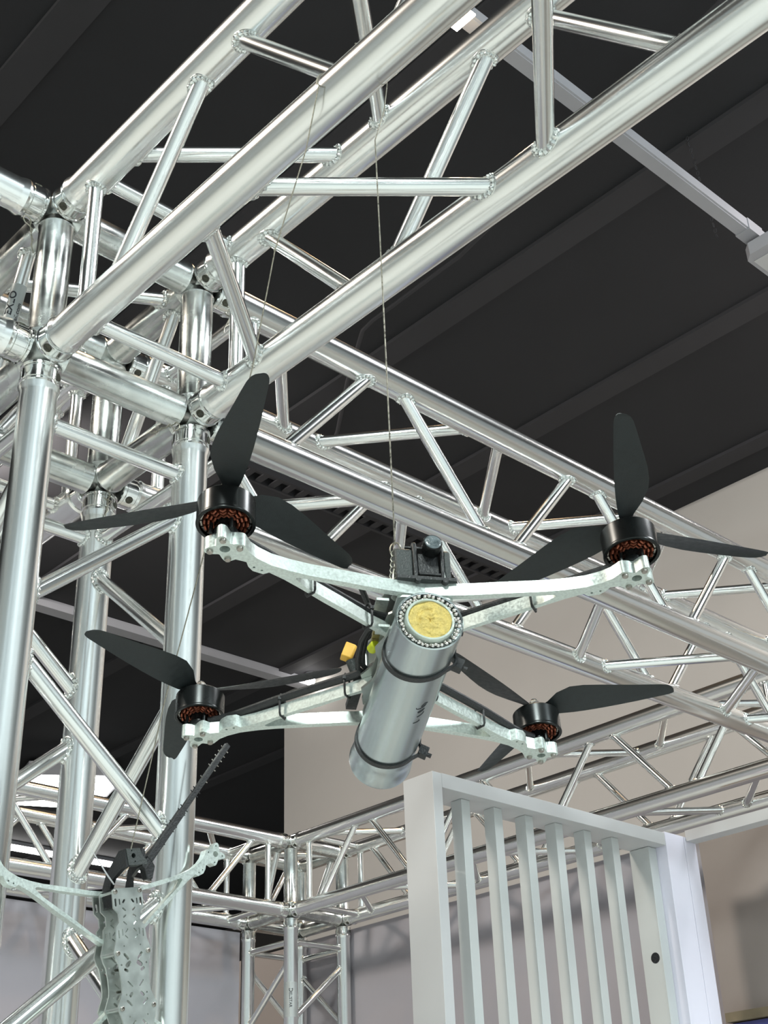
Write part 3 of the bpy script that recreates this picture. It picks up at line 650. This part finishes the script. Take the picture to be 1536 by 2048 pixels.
# ---------------------------------------------------------------- white slatted screen
RX = -0.492; Y0 = 0.949; Y1 = 1.720; ZT = -0.203 + ZS; DP = 0.086
rk = thing('slatted_screen', 'white display screen with an open frame of upright slats at lower right', 'screen', V3((RX - DP / 2, Y0, 0)))
ro = V3((RX - DP / 2, Y0, 0))
def bxx(name, lo, hi, m_, parent, off, bevel=0.0, **k): 
    lo = V3(lo); hi = V3(hi); return obj(name, MB().box((lo + hi) / 2, hi - lo), m_, parent, off, bevel=bevel, **k)
bxx('post', (RX - DP, Y0, 0), (RX, Y0 + 0.026, ZT - 0.0005), WHT, rk, ro, 0.0006)
bxx('top_rail', (RX - DP, Y0 + 0.0265, ZT - 0.030), (RX, Y1, ZT), WHT, rk, ro, 0.0006)
bxx('side_board', (RX - DP, Y1 - 0.030, 0), (RX - 0.030, Y1, ZT - 0.031), SLAT, rk, ro, 0.0006)
for i in range(6):
    y = 1.060 + 0.0985 * i
    bxx('slat', (RX - 0.060, y, 0), (RX - 0.030, y + 0.025, ZT - 0.0305), SLAT, rk, ro, 0.0006)
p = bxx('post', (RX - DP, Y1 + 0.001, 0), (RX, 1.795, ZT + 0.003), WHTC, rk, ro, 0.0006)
# round cable hole in the side board
obj('cable_hole', MB().tube((RX - 0.050, Y1 - 0.0306, ZS - 0.485), (RX - 0.050, Y1 - 0.0290, ZS - 0.485), 0.012, 28), DGL, rk, ro, 'round black cable hole')
pt = thing('white_portal', 'bright white post and header framing the brown recess at right edge', 'partition', V3((RX - 0.04, 1.82, 0)))
po = V3((RX - 0.04, 1.82, 0))
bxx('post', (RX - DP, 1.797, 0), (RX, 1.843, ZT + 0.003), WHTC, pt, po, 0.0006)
bxx('header', (RX + 0.001, 1.803, ZT - 0.008), (1.35, 1.843, ZT + 0.018), WHT, pt, po, 0.0006)
# printed boards low in the recess
def face_box(name, u0_, u1_, z0, z1, y, th, m_): return obj(name, MB().box(((u0_ + u1_) / 2, y - th / 2, (z0 + z1) / 2 + ZS), (u1_ - u0_, th, z1 - z0)), m_, None, ((u0_ + u1_) / 2, y - th / 2, (z0 + z1) / 2 + ZS))
bo = thing('wall_board', 'purple printed board with dark panel and beige top trim low in the brown recess', 'sign', V3((-0.1, 2.0, 0)))
bof = V3((-0.1, 2.0, 0))
bxx('print', (-0.58, 2.005, ZS - 1.6), (-0.4285, 2.018, ZS - 0.600), PURP, bo, bof)
bxx('dark_panel', (-0.4265, 2.005, ZS - 1.6), (-0.385, 2.018, ZS - 0.602), DGL, bo, bof)
bxx('light_panel', (-0.384, 2.005, ZS - 1.6), (1.2, 2.018, ZS - 0.604), WALLB, bo, bof)
bxx('trim', (-0.58, 1.992, ZS - 0.597), (1.2, 2.018, ZS - 0.576), WOOD, bo, bof)

# ---------------------------------------------------------------- ceiling services
tr = thing('cable_trunking', 'grey suspended trunking crossing the upper right, with a lamp at its near end', 'trunking', V3((-0.965, 1.7, 3.095 + ZS)))
to = V3((-0.965, 1.7, 3.095))
bxx('channel', (-0.999, 1.80, 3.095), (-0.931, 6.35, 3.150), TRUNK, tr, to)
bxx('cover_strip', (-0.9985, 1.80, 3.090), (-0.9400, 3.70, 3.0945), TRUNK, tr, to)
bxx('joint', (-1.004, 3.70, 3.086), (-0.926, 3.82, 3.152), TRUNK, tr, to)
lf = thing('square_spotlight', 'small glaring warm square lamp at the top centre', 'lamp', V3((-0.93, 1.75, 3.06 + ZS)))
lo_ = V3((-0.93, 1.75, 3.06))
bxx('housing', (-0.985, 1.70, 3.030), (-0.885, 1.80, 3.088), TRUNK, lf, lo_)
bxx('diffuser', (-0.985, 1.706, 3.022), (-0.885, 1.800, 3.0295), LEDW, lf, lo_)
ll = area('spot_glow', (-0.935, 1.753, 3.015 + ZS), (-0.935, 1.753, 0), 0.09, 14, (1.0, 0.66, 0.36), 0.09)
bx_ = thing('ceiling_fixture', 'pale box fitting cut by the right edge below the trunking', 'fixture', V3((-0.85, 3.75, 3.0 + ZS)))
bxo = V3((-0.85, 3.75, 3.0))
obj('body', MB().prism([(-1.020, 3.80), (-0.985, 3.765), (-0.86, 3.765), (-0.82, 3.80), (-0.82, 4.4), (-1.020, 4.4)], 3.00, 3.07), TRUNK, bx_, bxo)
obj('diffuser', MB().box((-0.920, 4.10, 2.998), (0.16, 0.56, 0.003)), WHT, bx_, bxo)
tr2 = thing('ceiling_pipe', 'grey pipe far under the ceiling behind the tower, ending at a small lamp', 'pipe', V3((-7.3, 5, 3.45 + ZS)))
t2o = V3((-7.3, 5, 3.45))
bxx('rail', (-7.42, 2.0, 3.47), (-7.30, 6.36, 3.544), TRUNK, tr2, t2o)
sp = thing('spotlight', 'tiny bright spotlight at the end of the far grey pipe', 'lamp', V3((-7.19, 6.27, 3.42 + ZS)))
so = V3((-7.19, 6.27, 3.42))
obj('housing', MB().tube((-7.21, 6.27, 3.49), (-7.21, 6.27, 3.544), 0.045, 16), TRUNK, sp, so)
obj('bulb', MB().ball((-7.20, 6.26, 3.465), 0.045, 16, 10), LED, sp, so)
lp = thing('ceiling_light_panel', 'large glowing white light panel at far left behind the tower', 'light', V3((-10.9, 6.0, 3.35 + ZS)))
lpo = V3((-10.9, 6.0, 3.35))
poly = [(-10.719, 5.476), (-10.266, 6.141), (-10.473, 6.309), (-11.284, 6.552), (-11.619, 5.812), (-11.337, 5.655)]
cxm = (-10.95, 5.99)
big = [(cxm[0] + (x - cxm[0]) * 1.10, cxm[1] + (y - cxm[1]) * 1.10) for x, y in poly]
obj('frame', MB().prism(big, 3.355, 3.50), TRUNK, lp, lpo)
obj('diffuser', MB().prism(poly, 3.335, 3.354), LED, lp, lpo)
ls = thing('linear_light', 'long thin bright light strip at lower left behind the rear truss', 'light', V3((-13.6, 7.5, 3.545 + ZS)))
lso = V3((-13.6, 7.5, 3.5))
ls.location = lso + SH
bxx('housing', (-13.70, 6.0, 3.50), (-13.55, 9.2, 3.544), TRUNK, ls, lso)
bxx('tube', (-13.68, 6.0, 3.46), (-13.57, 9.2, 3.499), LED, ls, lso)
cab = MB().sweep([(-4.4, 4.0, 3.44), (-3.89, 3.719, 3.44), (-3.443, 3.41, 3.44), (-3.026, 3.155, 3.44), (-2.923, 3.137, 3.44), (-2.227, 3.117, 3.44), (-1.174, 2.931, 3.44), (0.4, 2.66, 3.44)], 0.012, 8)
o = obj('ceiling_cable', cab, BEAM, None, (-2.9, 3.1, 3.44)); o.location = V3((-2.9, 3.1, 3.44)) + SH; tag(o, 'dark grey cable bending below the black ceiling at right of centre', 'cable')
ty = thing('cable_tray', 'dim perforated cable tray under the ceiling behind the quadcopter', 'tray', V3((-4.65, 5.0, 3.42 + ZS)))
tyo = V3((-4.65, 5.0, 3.42)); tb = MB().box((-4.65, 4.6, 3.425), (0.02, 3.4, 0.07)).box((-4.52, 4.6, 3.425), (0.02, 3.4, 0.07))
for y_ in (3.1, 4.6, 6.1): tb.box((-4.585, y_, 3.49), (0.012, 0.012, 0.11)).box((-4.585, y_, 3.435), (0.15, 0.012, 0.012))
for k in range(30): tb.box((-4.585, 3.0 + 0.112 * k, 3.40), (0.12, 0.05, 0.01))
obj('tray', tb, BEAM, ty, tyo)
chn = MB()
for k in range(18):
    c = V3((-1.099, 3.701, 3.151)).lerp(V3((-1.0, 3.42, 3.53)), k / 17); ring = [c + V3((0.007 * math.cos(a) * (k % 2), 0.007 * math.cos(a) * ((k + 1) % 2), 0.013 * math.sin(a))) for a in [j * math.pi / 4 for j in range(8)]]
    chn.sweep(ring, 0.002, 4, True)
o = obj('suspension_chain', chn, BEAM, None, (-1.05, 3.55, 3.15)); o.location = V3((-1.05, 3.55, 3.15)) + SH; tag(o, 'thin chain hanging from the ceiling above the grey trunking', 'chain')
